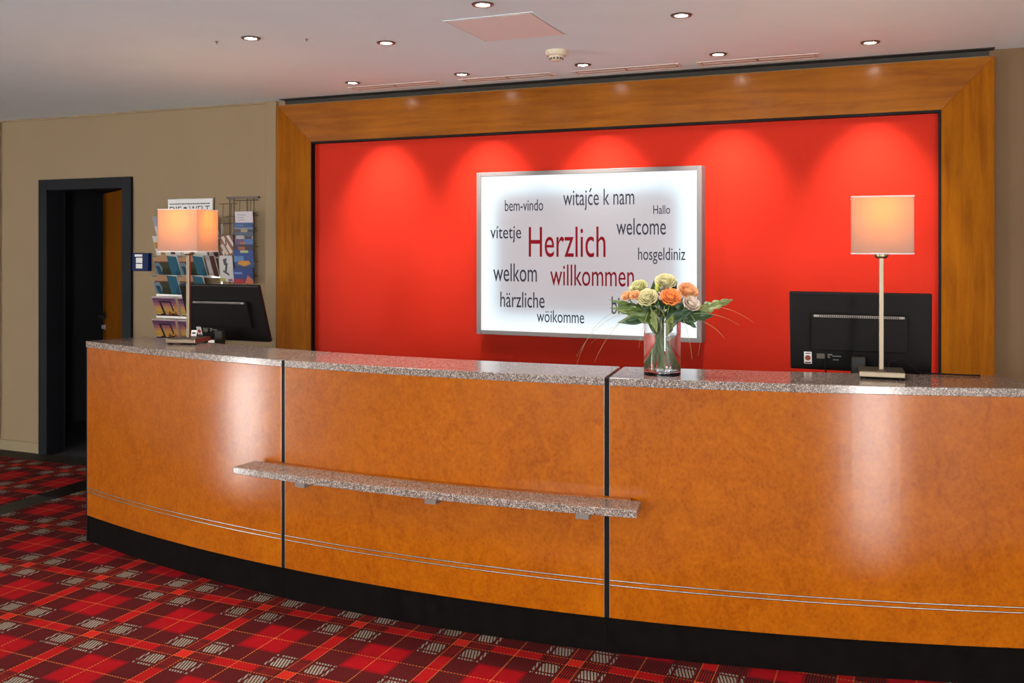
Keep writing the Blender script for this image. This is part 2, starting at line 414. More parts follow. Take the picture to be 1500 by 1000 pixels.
MB().box(-.665, -.635, -.005, 0, .93, .985).box(-.655, -.645, -.03, 0, .945, .975).build('lock_plate', mat('dull_steel', (.25, .22, .2), .4, 1), leaf)

# ---------------------------------------------------------------- red feature wall with wooden surround
YF = 5.19; YRED = 5.232
FX0, FX1, FZ = on_wall(405, 155, YF)[0], on_wall(1457, 82, YF)[0], (on_wall(405, 155, YF)[1] + on_wall(1457, 82, YF)[1]) / 2
IX0, IX1, IZ = on_wall(455, 207, YF)[0], on_wall(1379, 161, YF)[0], (on_wall(455, 207, YF)[1] + on_wall(1379, 161, YF)[1]) / 2
struct(MB().box(FX1 - .02, XR, YB - .010, YB, .085, CEIL).build('trim_8', M_WALLSHADE), 'wall section right of the surround, painted darker for its shade')
sur = thing('wood_surround', 'wide amber wooden surround framing the red wall panel', 'wall frame', (FX0, YF, 0))
MB().prism_y([(0, FZ), (IX0 - FX0, IZ), (IX1 - FX0, IZ), (FX1 - FX0, FZ)], 0, YB - YF).build('top_rail', M_FWX, sur, bevel=.0015)
MB().prism_y([(0, .006), (IX0 - FX0, .006), (IX0 - FX0, IZ), (0, FZ)], 0, YB - YF).build('stile', M_FWZ, sur, bevel=.0015)
MB().prism_y([(IX1 - FX0, .006), (FX1 - FX0, .006), (FX1 - FX0, FZ), (IX1 - FX0, IZ)], 0, YB - YF).build('stile', M_FWZ, sur, bevel=.0015)
g = .013
MB().box(IX0 - FX0, IX0 - FX0 + g * .35, .004, .045, .006, IZ - g).box(IX1 - FX0 - g, IX1 - FX0, .004, .045, .006, IZ - g).box(IX0 - FX0, IX1 - FX0, .004, .045, IZ - g, IZ).build('groove_shade', M_BLACK, sur)  # black strips paint the shade in the groove round the panel
tag(box_obj('wall_panel', M_RED, (IX0 + .006, IX1 - .006, YRED, YB, .006, IZ - .006)), 'plain red wall panel inside the wooden surround', 'wall panel')
struct(MB().box(FX0 + .03, FX1, YF - .015, YB, CEIL - .004, CEIL).box(FX0 + .03, FX1, YB - .006, YB, FZ + (CEIL - FZ) * .35, CEIL).build('trim_7', M_DGAP), 'dark strip painting the shade of the gap between surround and ceiling')  # shade of the ceiling gap painted as dark strips

# ---------------------------------------------------------------- illuminated welcome sign
YS = 5.135
SX0, ST = on_wall(698, 253, YS); SX1, SB = on_wall(1028, 502, YS)
ST = (on_wall(698, 253, YS)[1] + on_wall(1028, 242, YS)[1]) / 2; SB = (on_wall(698, 489, YS)[1] + on_wall(1028, 502, YS)[1]) / 2
sw, sh = SX1 - SX0, ST - SB
sign = thing('welcome_sign', 'illuminated white sign with welcome words in many languages, silver frame', 'sign', (SX0, YS, SB))
fb = .028; dp = YRED - YS
MB().box(0, fb, 0, dp, 0, sh).box(sw - fb, sw, 0, dp, 0, sh).box(fb, sw - fb, 0, dp, 0, fb * .9).box(fb, sw - fb, 0, dp, sh - fb * .9, sh).build('sign_frame', M_SIGNFRAME, sign, bevel=.002)
M_SIGN = mat('lit_sign_panel', (.85, .85, .85), .35, spec=.3)
k = NT(M_SIGN); v = k.coord(); x, y, z = k.sep(v)
dxe = k.math('MINIMUM', k.math('SUBTRACT', x, fb), k.math('SUBTRACT', sw - fb, x)); dze = k.math('MINIMUM', k.math('SUBTRACT', z, fb), k.math('SUBTRACT', sh - fb, z))
sm = lambda d: k.math('MULTIPLY', d, 1)
mr = lambda d: k.math('SMOOTH_MIN', d, .40, .1)
e1 = k.math('EXPONENT', k.math('MULTIPLY', k.math('POWER', k.math('DIVIDE', dxe, .11), 2), -1.0))
e2 = k.math('EXPONENT', k.math('MULTIPLY', k.math('POWER', k.math('DIVIDE', dze, .11), 2), -1.0))
ed = k.math('SUBTRACT', 1, k.math('MULTIPLY', k.math('SUBTRACT', 1, e1), k.math('SUBTRACT', 1, e2)))
# edge-lit diffuser: LEDs sit around the rim, so its own light falls off towards the middle
k.link(k.ramp(ed, [(0, (.36, .315, .34)), (.2, (.40, .395, .44)), (.55, (.60, .70, .77)), (1, (.86, .93, .98))]), k.b.inputs['Emission Color'])
k.b.inputs['Emission Strength'].default_value = SIGN_L
k.b.inputs['Base Color'].default_value = (.09, .09, .09, 1)
panel = MB().box(fb, sw - fb, .006, .02, fb * .9, sh - fb * .9).build('light_panel', M_SIGN, sign)

def text_mesh(body, name, m, parent, x0, x1, zb, ztop, y, ref='H', depth=.0012):
    cu = bpy.data.curves.new(name, 'FONT'); cu.body = body; cu.size = 1; cu.resolution_u = 4
    o = bpy.data.objects.new(name, cu); C.objects.link(o)
    dg = bpy.context.evaluated_depsgraph_get(); me = bpy.data.meshes.new_from_object(o.evaluated_get(dg))
    bpy.data.objects.remove(o); bpy.data.curves.remove(cu)
    xs = [q.co.x for q in me.vertices]; ys = [q.co.y for q in me.vertices]
    a, b = min(xs), max(xs); cap = CAPS[ref]
    sx = (x1 - x0) / (b - a); sz = (ztop - zb) / cap
    vs_ = [(x0 + (q.co.x - a) * sx, y, zb + q.co.y * sz) for q in me.vertices]
    fs_ = [tuple(p.vertices) for p in me.polygons]
    bpy.data.meshes.remove(me)
    mb = MB().add(vs_, fs_)
    w = mb.build(name, m, parent)
    kmod = w.modifiers.new('solidify', 'SOLIDIFY'); kmod.thickness = depth; kmod.offset = 0
    return w
CAPS = {'H': .729, 'b': .76, 'X': .729}
M_TGREY = mat('grey_lettering', lin(42, 42, 52), .6, spec=.1); M_TRED = mat('crimson_lettering', lin(102, 0, 17), .6, spec=.1)
for body, xa, xb, ytop, ybase, ref, m in [
        ('bem-vindo', 739.6, 795.6, 290.5, 308.5, 'b', 0), ('witajce k nam', 825, 929, 274, 300, 'b', 0), ('Hallo', 957, 981.5, 299.5, 313, 'H', 0),
        ('vítetje', 718.4, 763.4, 328, 349, 'b', 0), ('Herzlich', 774.6, 887, 327, 376, 'b', 1), ('welcome', 903, 975.4, 316.5, 343.5, 'b', 0),
        ('hosgeldiniz', 934.8, 1004, 360.5, 380.6, 'b', 0), ('welkom', 722.6, 786.4, 383, 412, 'b', 0), ('willkommen', 806, 928.7, 384, 418.5, 'b', 1),
        ('härzliche', 733, 797.6, 425, 450, 'b', 0), ('wöikomme', 786.4, 855.6, 452.6, 472.4, 'b', 0), ('bienvenue', 896, 974, 432, 460.5, 'b', 0)]:
    YP = YS + .0055
    A = on_wall(xa, ybase, YP); B = on_wall(xb, ybase, YP); mid = (xa + xb) / 2
    zb = on_wall(mid, ybase, YP)[1] - SB; zt = on_wall(mid, ytop, YP)[1] - SB
    w = text_mesh(body, 'word', M_TRED if m else M_TGREY, sign, A[0] - SX0, B[0] - SX0, zb, zt, .0053, ref)
    if body.startswith('witaj'):
        body = 'witajće k nam'
        cxm = A[0] - SX0 + (B[0] - A[0]) * .375; wz = zt - zb
        MB().prism_y([(cxm - wz * .02, zb + wz * .74), (cxm + wz * .05, zb + wz * .74), (cxm + wz * .16, zb + wz * .95), (cxm + wz * .07, zb + wz * .95)], .0047, .0059).build('accent_mark', M_TGREY, w)
    w['label'] = ('crimson' if m else 'grey') + ' lettering reading ' + body

# ---------------------------------------------------------------- reception counter (arc)
CC = (-1.9, 11.2); RO = 7.72; TOPZ = 1.085; SLAB = .032; PB = .146
TH = [-16.25, -5.05, 6.22, 17.75]; GAP = .0088 / RO * 180 / math.pi
def arc(t, r, z=0): a = R_(t); return Vector((CC[0] + r * math.sin(a), CC[1] - r * math.cos(a), z))
secs = ['left', 'middle', 'right']
sec_lab = ['amber veneered counter section at the left end beside the dark door', 'amber veneered middle counter section behind the granite bag shelf', 'amber veneered counter section at the right end under the lamp']
top_lab = ['polished granite worktop slab under the left table lamp', 'polished granite worktop slab without lamp, reflecting the sign', 'polished granite worktop slab carrying the flower vase and right lamp']
for i in range(3):
    a, b = TH[i] + (GAP if i else 0), TH[i + 1] - (GAP if i < 2 else 0)
    org = arc((a + b) / 2, RO - .1)
    s = thing('counter_section', sec_lab[i], 'counter', org, 0, 'veneered counter sections')
    kt0, kt1 = (TH[i], TH[i + 1])
    MB().arcbox(CC, kt0 + .005, kt1 - .005, RO - .03, RO - .006, .008, PB, 28, org=org).build('kick_board', M_KICK, s)
    p = MB().arcbox(CC, a + .02, b - .02, RO - .022, RO, PB, TOPZ - SLAB, 36, org=org).build('front_panel', M_BURL, s, smooth=False)
    for t in (a + .008, b - .02):
        MB().arcbox(CC, t, t + .012, RO - .022, RO + .0002, PB, TOPZ - SLAB, 1, org=org).build('edge_trim', mat('dull_edge_trim', (.34, .27, .20), .4, .8), p)
    for z in (.274, .293):
        MB().tube([arc(a + .02 + (b - a - .04) * j / 40, RO + .0008, z) - org for j in range(41)], .0033, 8).build('metal_strip', M_STRIP, p, smooth=True)
    MB().arcbox(CC, kt0 + .03, kt1 - .03, RO - .33, RO - .31, .008, TOPZ - SLAB, 24, org=org).build('inner_panel', M_BLACK, s)
    if i == 0: MB().arcbox(CC, TH[0] - .10, TH[0] - .005, RO - .345, RO - .001, .008, TOPZ - SLAB, 1, org=org).build('end_panel', M_BLACK, s)
    if i == 2: MB().arcbox(CC, TH[3] + .005, TH[3] + .12, RO - .345, RO - .001, .008, TOPZ - SLAB, 1, org=org).build('end_panel', M_BLACK, s)
    if i < 2: MB().arcbox(CC, b, b + 2 * GAP, RO - .05, RO - .004, PB, TOPZ - .004, 1, org=org).build('joint_strip', M_BLACK, s)
    org2 = arc((a + b) / 2, RO - .17, TOPZ - SLAB)
    sl = MB().arcbox(CC, a + (.0 if i else -.1), b + (.0 if i < 2 else .12), RO - .35, RO + .002, TOPZ - SLAB, TOPZ, 36, org=org2).build('granite_worktop', M_GRAN, None, loc=org2, bevel=.0025)
    tag(sl, top_lab[i], 'worktop', 'granite worktop slabs')
# bag shelf
org = arc(.5, RO + .09, .59)
bs = thing('bag_shelf', 'long narrow granite bag shelf fixed to the counter front', 'shelf', org)
MB().arcbox(CC, -6.1, 7.25, RO + .03, RO + .165, .590, .620, 40, org=org).build('granite_board', M_GRAN, bs, bevel=.003)
MB().arcbox(CC, -5.55, 6.95, RO + .0002, RO + .03, .585, .622, 40, org=org).build('backing_rail', M_BURL, bs)
for t in (-3.72, 1.0, 5.66):
    MB().arcbox(CC, t - .19, t + .19, RO + .0002, RO + .105, .553, .590, 2, org=org).build('bracket', mat('grey_bracket', lin(120, 108, 98), .5), bs, bevel=.001)

# staff desk behind the counter
dz = .74
org = arc(.7, RO - .75, 0)
dk = thing('staff_desk', 'low staff desk hidden behind the counter, carrying the monitors', 'desk', org)
MB().arcbox(CC, -16, 17.4, RO - 1.05, RO - .36, dz - .03, dz, 36, org=org).build('desk_top', mat('grey_desk_laminate', lin(150, 140, 130), .5), dk, bevel=.002)
for t in (-15.6, -5, 6.2, 17):
    MB().arcbox(CC, t - .1, t + .1, RO - 1.0, RO - .38, .008, dz - .03, 2, org=org).build('support_panel', M_BLACK, dk)

# ---------------------------------------------------------------- table lamps
def make_lamp(loc, rotz, label):
    t = thing('table_lamp', label, 'lamp', loc, rotz, 'table lamps on the counter')
    b = .083
    MB().box(-b, b, -b, b, .008, .030).build('base', M_NICKEL, t, bevel=.003)
    for sx in (-1, 1):
        for sy in (-1, 1): MB().lathe([(.012, 0), (.012, .009)], 12, (sx * .065, sy * .065, 0)).build('foot', M_BLACK, t)
    MB().box(-.0085, .0085, -.0085, .0085, .030, .482).build('pole', M_NICKEL, t, bevel=.0015)
    MB().lathe([(.0, .466), (.018, .466), (.026, .474), (.026, .486), (.016, .492), (0, .492)], 24).build('collar', M_NICKEL, t, smooth=True)
    h = .1115; z0, z1 = .484, .706; th = .0025
    sh_ = MB()
    for ang in range(4):
        M = Matrix.Rotation(ang * math.pi / 2, 4, 'Z'); sh_.box(-h, h - th, -h, -h + th, z0, z1, 0, M)
    shd = sh_.build('lamp_shade', M_SHADE, t)
    for zz in (z0 - .001, z1 - .004):
        rm = MB()
        for ang in range(4):
            M = Matrix.Rotation(ang * math.pi / 2, 4, 'Z'); rm.box(-h - .001, h, -h - .0012, -h + th, zz, zz + .005, 0, M)
        rm.build('shade_rim', mat('white_shade_tape', (.6, .55, .5), .6), shd)
    sp = MB()
    for ang in (0, math.pi / 2):
        M = Matrix.Rotation(ang, 4, 'Z'); sp.box(-h + .003, h - .003, -.002, .002, .49, .494, 0, M)
    sp.build('shade_spider', M_NICKEL, t)
    MB().lathe([(.0, .49), (.013, .49), (.014, .53), (.027, .56), (.03, .585), (.022, .61), (0, .62)], 20).build('bulb', M_BULB, t, smooth=True)
    l = bpy.data.lights.new('bulb_light', 'POINT'); l.energy = BULB_W; l.color = (1, .62, .27); l.shadow_soft_size = .032
    lo = bpy.data.objects.new('bulb_light', l); C.objects.link(lo); lo.parent = t; lo.location = (0, 0, .655)
    return t
def on_top(px, py, z=TOPZ):
    u = px - 750; d = F_PX * (EYE - z) / (py - HY); s_, c_ = math.sin(YAW), math.cos(YAW)
    return Vector(((-F_PX * s_ + u * c_) * d / F_PX, (F_PX * c_ + u * s_) * d / F_PX, z))
pl = on_top(276, 502.5); pr = on_top(1291, 552)
view = lambda p: math.atan2(p.y, p.x) - math.pi / 2
make_lamp(pr, view(pr) + R_(2), 'square cream table lamp on the right slab in front of the monitor')
make_lamp(pl, view(pl) - R_(29), 'square cream table lamp turned cornerwise at the left end of the counter')

# ---------------------------------------------------------------- monitors
def make_monitor(name_label, loc, zc, tilt, rotz=0, stickers=True):
    t = thing('computer_monitor', name_label, 'monitor', loc, rotz, 'black monitors on the staff desk')
    Wd, Hd = .567, .345
    T = Matrix.Translation((0, 0, zc - loc[2])) @ Matrix.Rotation(tilt, 4, 'X')
    bx = lambda *b: MB().box(*b, 0, T)
    hs = bx(-Wd / 2, Wd / 2, -.004, .022, -Hd / 2, Hd / 2).build('housing', M_MON, t, bevel=.006)
    bx(-Wd / 2 + .008, Wd / 2 - .008, .0215, .0225, -Hd / 2 + .012, Hd / 2 - .008).build('screen', M_SCREEN, t)
    bl = bx(-.192, .192, -.030, -.004, -.078, .082).build('rear_cover', M_MON, t, bevel=.006)
    vt = MB().box(-.180, .180, -.034, -.028, .072, .081, 0, T); vt.build('vent_bar', M_MON2, bl)
    sl_ = MB()
    for i in range(40): sl_.box(-.158 + i * .008, -.154 + i * .008, -.0348, -.033, .0735, .0800, 0, T)
    sl_.build('vent_slots', M_BLACK, bl)
    if stickers:
        st = bx(-.225, -.193, -.006, -.0035, -.145, -.092).build('sticker', M_PAPER, t)
        cg = MB(); cg.lathe([(0, 0), (.012, 0), (.012, .001), (0, .001)], 20)
        cg.v = [tuple(T @ Vector((-.209 + x, -.0062 - z, -.119 + y))) for x, y, z in cg.v]
        cg.build('sticker_print', flat(170, 80, 60), st)
        MB().box(-.222, -.196, -.0066, -.006, -.143, -.137, 0, T).build('sticker_line', flat(140, 70, 60), st); MB().box(-.219, -.199, -.0066, -.006, -.101, -.097, 0, T).build('sticker_line', flat(140, 70, 60), st)
        bx(-.172, -.138, -.014, -.003, -.118, -.096).build('connector', flat(120, 112, 100), t, bevel=.001)
        lb = MB()
        for q in ((-.128, -.108, -.104, -.098), (-.128, -.118, -.116, -.108), (-.108, -.072, -.109, -.105), (-.106, -.082, -.125, -.121)):
            lb.box(q[0], q[1], -.0062, -.0035, q[2], q[3], 0, T)
        lb.build('port_labels', flat(150, 145, 135), t)
        p0 = T @ Vector((-.134, -.012, -.11))
        MB().tube([p0, p0 + Vector((0, -.014, -.02)), p0 + Vector((.001, -.015, -.09)), p0 + Vector((.004, 0, -.20))], .0035, 8).build('cable', M_BLACK, t, smooth=True)
    nz = zc - Hd * .28 - loc[2]
    MB().box(-.030, .030, -.052, -.024, .012, nz).build('stand_neck', mat('dark_bronze_stand', (.018, .014, .010), .4, spec=.2), t, bevel=.006)
    MB().box(-.12, .12, -.11, .09, 0, .012).build('stand_base', M_MON, t, bevel=.003)
    return t
# centre line of each monitor from its measured edges
make_monitor('black monitor seen from behind, between the right lamp and the red wall', (-.166, 4.245, dz), 1.231, R_(10))
make_monitor('black monitor tilted back at the left end, in front of the brochure rack', (-3.615, 4.36, dz), 1.212, R_(18.5), 0, True)

# ---------------------------------------------------------------- vase with bouquet
VC = on_top(970, 548); PXM = 3.756 / F_PX
rt = Vector((math.cos(YAW + 0.158), math.sin(YAW + .158), 0)); rt = Vector((math.cos(view(VC)), math.sin(view(VC)), 0)); tw = Vector((rt.y, -rt.x, 0))   # picture right / towards viewer
vase = thing('glass_vase', 'clear cylindrical glass vase of water on the counter', 'vase', VC)
VR, VH = .0735, .212
MB().lathe([(0, 0), (VR - .002, 0), (VR, .002), (VR, VH - .001), (VR - .0015, VH), (VR - .004, VH - .001), (VR - .004, .020), (VR - .008, .016), (0, .016)], 64).build('glass_body', M_GLASS, vase, smooth=True, bevel=0)
MB().lathe([(0, .0158), (VR - .0083, .0158), (VR - .0036, .0202), (VR - .0036, .162), (0, .162)], 64).build('water', M_WATER, vase, smooth=True)

def loc_of(px, py, tow=0):
    """point of the bouquet (vase-local)"""
    return rt * ((px - 970) * PXM) + Vector((0, 0, (548 - py) * PXM - .002)) + tw * tow
M_STEM = mat('green_stem', (.10, .17, .03), .5)
k = NT(M_STEM); k.base(k.ramp(k.noise(k.mapping(k.coord(), (1, 1, .2)), 60, 3), [(.3, (.06, .12, .015)), (.7, (.20, .27, .06))]))
def leaf_mat(name, c0, c1, rough=.4):
    m = mat(name, c0, rough, spec=.4); k = NT(m); k.base(k.ramp(k.noise(k.coord(), 40, 4), [(.3, c0), (.7, c1)])); return m
M_LEAF = leaf_mat('mid_green_leaf', (.03, .062, .008), (.09, .14, .02)); M_LEAFD = leaf_mat('dark_green_leaf', (.012, .035, .014), (.035, .075, .025))
M_LEAFO = leaf_mat('olive_leaf', (.10, .13, .03), (.22, .25, .07)); M_GRASS = leaf_mat('pale_grass', (.22, .22, .08), (.42, .38, .16))
def petal_mat(name, inner, outer):
    m = mat(name, outer, .55, spec=.25); k = NT(m); v = k.coord()
    k.base(k.ramp(k.noise(v, 90, 3), [(.3, inner), (.7, outer)])); k.b.inputs['Subsurface Weight'].default_value = .15
    k.b.inputs['Subsurface Radius'].default_value = (.01, .006, .003); k.b.inputs['Subsurface Scale'].default_value = .4; return m
P_OR = petal_mat('orange_petal', (.75, .17, .03), (.85, .31, .09)); P_CR = petal_mat('cream_petal', (.50, .43, .19), (.62, .57, .33))
P_PE = petal_mat('peach_petal', (.68, .26, .09), (.76, .40, .20)); P_BL = petal_mat('blush_petal', (.62, .47, .36), (.70, .58, .48))
P_GR = petal_mat('greenish_cream_petal', (.38, .39, .13), (.56, .53, .26))

def rose_bloom(r, rings, seed):
    rnd = random.Random(seed); mb = MB()
    # tight spiral heart
    mb.grid([[((r * .16 + .014 * r * j) * math.cos(j * .62) * (.7 + .3 * i / 4), (r * .16 + .014 * r * j) * math.sin(j * .62) * (.7 + .3 * i / 4), r * (-.3 + .92 * i / 4) + .02 * r * math.sin(j)) for j in range(30)] for i in range(5)])
    for kx in range(rings):
        n = 3 + kx; q = (kx + 1) / rings
        for p in range(n):
            a0 = 2 * math.pi * (p + .5 * (kx % 2) + rnd.uniform(-.1, .1)) / n; wdt = 2 * math.pi / n * .78
            top = r * (.55 + .95 * q - 1.1 * q * q + rnd.uniform(-.06, .06)); R0 = r * (.24 + .70 * q)
            pts = []
            for i in range(7):
                vv = i / 6; row = []
                for j in range(7):
                    uu = j / 3 - 1
                    edge = 1 - .28 * abs(uu) ** 2.5 * vv
                    prof = math.sin(min(1, vv * 1.15) * math.pi / 2) ** .8
                    curl = .34 * q * (max(0, vv - .66) / .34) ** 1.5
                    rad = R0 * (.22 + .78 * prof) * (1 - .05 * uu * uu) + r * curl + r * .015 * math.sin(5 * uu + p)
                    zz = -r * .78 + (top + r * .78) * vv * edge - r * .22 * curl * 2
                    an = a0 + uu * wdt / 1.0 * (.55 + .45 * prof)
                    row.append((rad * math.cos(an), rad * math.sin(an), zz))
                pts.append(row)
            mb.grid(pts)
    return mb
def stem_path(p, ang, rad):
    """bloom base -> bound waist -> spread foot in the water"""
    waist = Vector((p.x * .16, p.y * .16, .165)) + tw * .0
    foot = Vector((math.cos(ang) * rad, math.sin(ang) * rad, .024))
    return [p, p * .55 + Vector((0, 0, .13)) * .45 + waist * 0, waist, waist * .45 + foot * .55 + Vector((0, 0, -.004)), foot]
roses = [('orange', P_OR, 982, 434, .046, .034, 5, 'vivid orange rose at the centre of the bouquet'),
         ('cream', P_CR, 949, 435, .046, .034, 5, 'large cream rose left of the orange one'),
         ('cream', P_CR, 975, 413, -.01, .035, 5, 'cream rose at the very top of the bouquet'),
         ('peach', P_PE, 1007, 426, .0, .034, 5, 'peach rose on the right of the bouquet'),
         ('blush', P_BL, 1011, 443, .038, .029, 3, 'pale blush rose low on the right of the bouquet'),
         ('green', P_GR, 936, 421, -.015, .030, 4, 'greenish cream rose on the upper left of the bouquet'),
         ('peach', P_PE, 919, 433, .018, .019, 3, 'small peach bloom at the left edge of the bouquet'),
         ('peach', P_PE, 931, 431, .040, .018, 3, 'small peach bloom beside the large cream rose')]
for i, (nm, pm, px, py, tow, r, rg, lb) in enumerate(roses):
    p = loc_of(px, py, tow)
    t = thing('rose', lb, 'flower', VC, 0, 'roses in the glass vase')
    d = (p - Vector((0, 0, .14))).normalized(); d = (d + tw * 1.0 + Vector((0, 0, .25))).normalized()
    q = d.to_track_quat('Z', 'Y')
    o = rose_bloom(r, rg, i).build('bloom', pm, t, loc=p, smooth=True, solid=.0009); o.rotation_mode = 'QUATERNION'; o.rotation_quaternion = q
    sp = MB()
    for kq in range(5):
        a = kq * 1.257; pts = [[((r * .25 + r * .75 * i2 / 4) * math.cos(a + w * (1 - i2 / 4) * .35), (r * .25 + r * .75 * i2 / 4) * math.sin(a + w * (1 - i2 / 4) * .35), -r * .85 + r * .12 * i2 / 4) for w in (-1, 0, 1)] for i2 in range(5)]
        sp.grid(pts)
    o2 = sp.build('sepal', M_LEAF, t, loc=p, smooth=True); o2.rotation_mode = 'QUATERNION'; o2.rotation_quaternion = q
    ang = 2 * math.pi * i / len(roses) + .4
    MB().tube(stem_path(p - d * r * .75, ang, .052), [.003, .0033, .0036, .004, .004], 8).build('stem', M_STEM, t, smooth=True)

def leaf_blade(L, Wd, lobes=0, bend=.3, cup=.15, n=22):
    """leaf along +x, normal +z"""
    rows = []
    for i in range(n + 1):
        u = i / n
        w = Wd * (math.sin(math.pi * min(1, u ** .75)) ** .8) * (1 - .25 * u)
        if lobes: w *= .62 + .38 * abs(math.sin(math.pi * lobes * u)) ** .6
        w = max(w, .0006)
        z = -bend * L * u * u
        rows.append([(L * u + .12 * L * abs(s_) * (1 if lobes else .3), w * s_, z + cup * w * abs(s_) + .004 * math.sin(9 * u) * s_) for s_ in (-1, -.5, 0, .5, 1)])
    return MB().grid(rows)
def place_leaf(name, label, group, start, end, wd, m, lobes, bend, roll=0, foot=None, cat='leaf'):
    a, b = start, end; dv = b - a; L = dv.length; xax = dv.normalized()
    nrm = (tw * .8 + Vector((0, 0, .6))); nrm = (nrm - xax * nrm.dot(xax)).normalized(); nrm = Matrix.Rotation(roll, 3, xax) @ nrm
    yax = nrm.cross(xax).normalized()
    Mx = Matrix((xax, yax, nrm)).transposed()
    t = thing(name, label, cat, VC, 0, group)
    mb = leaf_blade(L, wd, lobes, bend); mb.v = [tuple(Mx @ Vector(v) + a) for v in mb.v]
    mb.build('blade', m, t, smooth=True, solid=.0007)
    mid = MB().tube([Mx @ Vector((L * u, 0, -bend * L * u * u + .0008)) + a for u in [i / 10 for i in range(11)]], [.0014 * (1 - .08 * i) for i in range(11)], 6)
    mid.build('midrib', M_STEM, t, smooth=True)
    if foot is not None:
        MB().tube([a, a * .5 + Vector((0, 0, .155)) * .5, Vector((a.x * .12, a.y * .12, .15)), foot], [.0018, .002, .0022, .0022], 6).build('stalk', M_STEM, t, smooth=True)
    return t
G = 'leaves in the bouquet'
fo = lambda a: Vector((.055 * math.cos(a), .055 * math.sin(a), .024))
LV = [('deeply lobed green leaf reaching left under the peach blooms', (962, 462, .05), (902, 447, .05), .042, M_LEAF, 3.5, .10, .3),
      ('dark green leaf hanging lowest on the left of the bouquet', (955, 462, .03), (906, 471, .02), .026, M_LEAFD, 0, .05, -.2),
      ('long green fern leaf reaching far right in front of the red wall', (1000, 462, .02), (1064, 438, .0), .032, M_LEAFO, 5.5, .06, .1),
      ('dark lobed leaf under the blush rose', (985, 464, .05), (1036, 457, .06), .034, M_LEAFD, 3.5, .15, .2),
      ('dark green leaf below the orange rose', (972, 470, .05), (1004, 452, .10), .03, M_LEAFD, 3, .2, .4),
      ('mid green leaf below the large cream rose', (966, 470, .05), (932, 456, .10), .03, M_LEAF, 3, .2, -.3),
      ('olive leaf folded down over the vase rim', (955, 452, .06), (962, 482, .085), .018, M_LEAFO, 0, .05, .2),
      ('small dark leaf drooping right of the vase rim', (995, 460, .05), (1016, 474, .07), .016, M_LEAFD, 3, .1, .2),
      ('green leaf standing between the two left roses', (955, 440, -.01), (958, 411, .0), .012, M_LEAF, 0, .05, .2),
      ('dark leaf sprig behind the orange rose', (985, 430, -.02), (990, 413, .0), .012, M_LEAFD, 3, .05, .2),
      ('narrow green leaf at the left edge of the bouquet', (940, 452, .02), (897, 440, .0), .016, M_LEAF, 3, .0, .0),
      ('dark green leaf at the back of the bouquet', (970, 450, -.05), (1020, 440, -.09), .032, M_LEAFD, 0, .1, .0),
      ('broad dark leaf at the back left of the bouquet', (965, 455, -.05), (925, 447, -.09), .036, M_LEAFD, 0, .1, .0),
      ('olive leaf pressed into the neck of the bouquet', (975, 488, .03), (985, 458, .085), .022, M_LEAFO, 0, .0, .3),
      ('mid green leaf pressed into the neck of the bouquet', (966, 488, .03), (950, 460, .08), .022, M_LEAF, 0, .0, -.3)]
for i, (lb, s0, e0, wd, m, lobes, bend, roll) in enumerate(LV):
    place_leaf('bouquet_leaf', lb, G, loc_of(*s0), loc_of(*e0), wd, m, lobes, bend, roll, fo(i * 2.4))
rf = random.Random(11)
for i in range(32):
    az = i * 2.399; el = rf.uniform(-.25, .45); rr = rf.uniform(.07, .115)
    h0 = rf.uniform(.225, .275)
    a0 = Vector((.018 * math.cos(az), .018 * math.sin(az), h0)); e0 = a0 + (rt * math.cos(az) + tw * math.sin(az)) * rr * .85 + Vector((0, 0, rr * math.sin(el)))
    place_leaf('filler_leaf', 'small dark filler leaf tucked under the roses', 'filler leaves under the roses', a0, e0, rf.uniform(.022, .034), rf.choice([M_LEAFD, M_LEAFD, M_LEAF, M_LEAFO]), rf.choice([0, 3, 3]), rf.uniform(.05, .25), rf.uniform(-.5, .5))
# buds and sprigs
t = thing('flower_bud', 'closed green yellow bud between the cream roses', 'flower', VC, 0)
p = loc_of(963, 421, .02)
MB().lathe([(0, -.018), (.009, -.012), (.0115, 0), (.008, .012), (.003, .019), (0, .02)], 14, p).build('bud', mat('lime_bud', (.40, .42, .05), .5), t, smooth=True)
MB().tube(stem_path(p - Vector((0, 0, .015)), 5.1, .04), .0025, 7).build('stem', M_STEM, t, smooth=True)
t = thing('leaf_sprig', 'grey green sprig of narrow leaves above the orange rose', 'leaf', VC, 0)
p = loc_of(974, 436, .03)
spg = MB()
for a, ln in ((-.9, 16), (-.5, 20), (-.1, 24), (.3, 21), (.8, 15)):
    e = p + (rt * math.sin(a) + Vector((0, 0, math.cos(a)))) * (ln * PXM) + tw * .01
    d = (e - p); nn = tw.cross(d).normalized()
    spg.grid([[p + d * u - nn * (.004 * math.sin(math.pi * u) + .0004), p + d * u + tw * .001, p + d * u + nn * (.004 * math.sin(math.pi * u) + .0004)] for u in (0, .25, .5, .75, 1)])
spg.build('leaves', leaf_mat('grey_leaf', (.05, .05, .04), (.16, .15, .13)), t, smooth=True, solid=.0006)
MB().tube(stem_path(p, 3.6, .045), .0022, 7).build('stem', M_STEM, t, smooth=True)
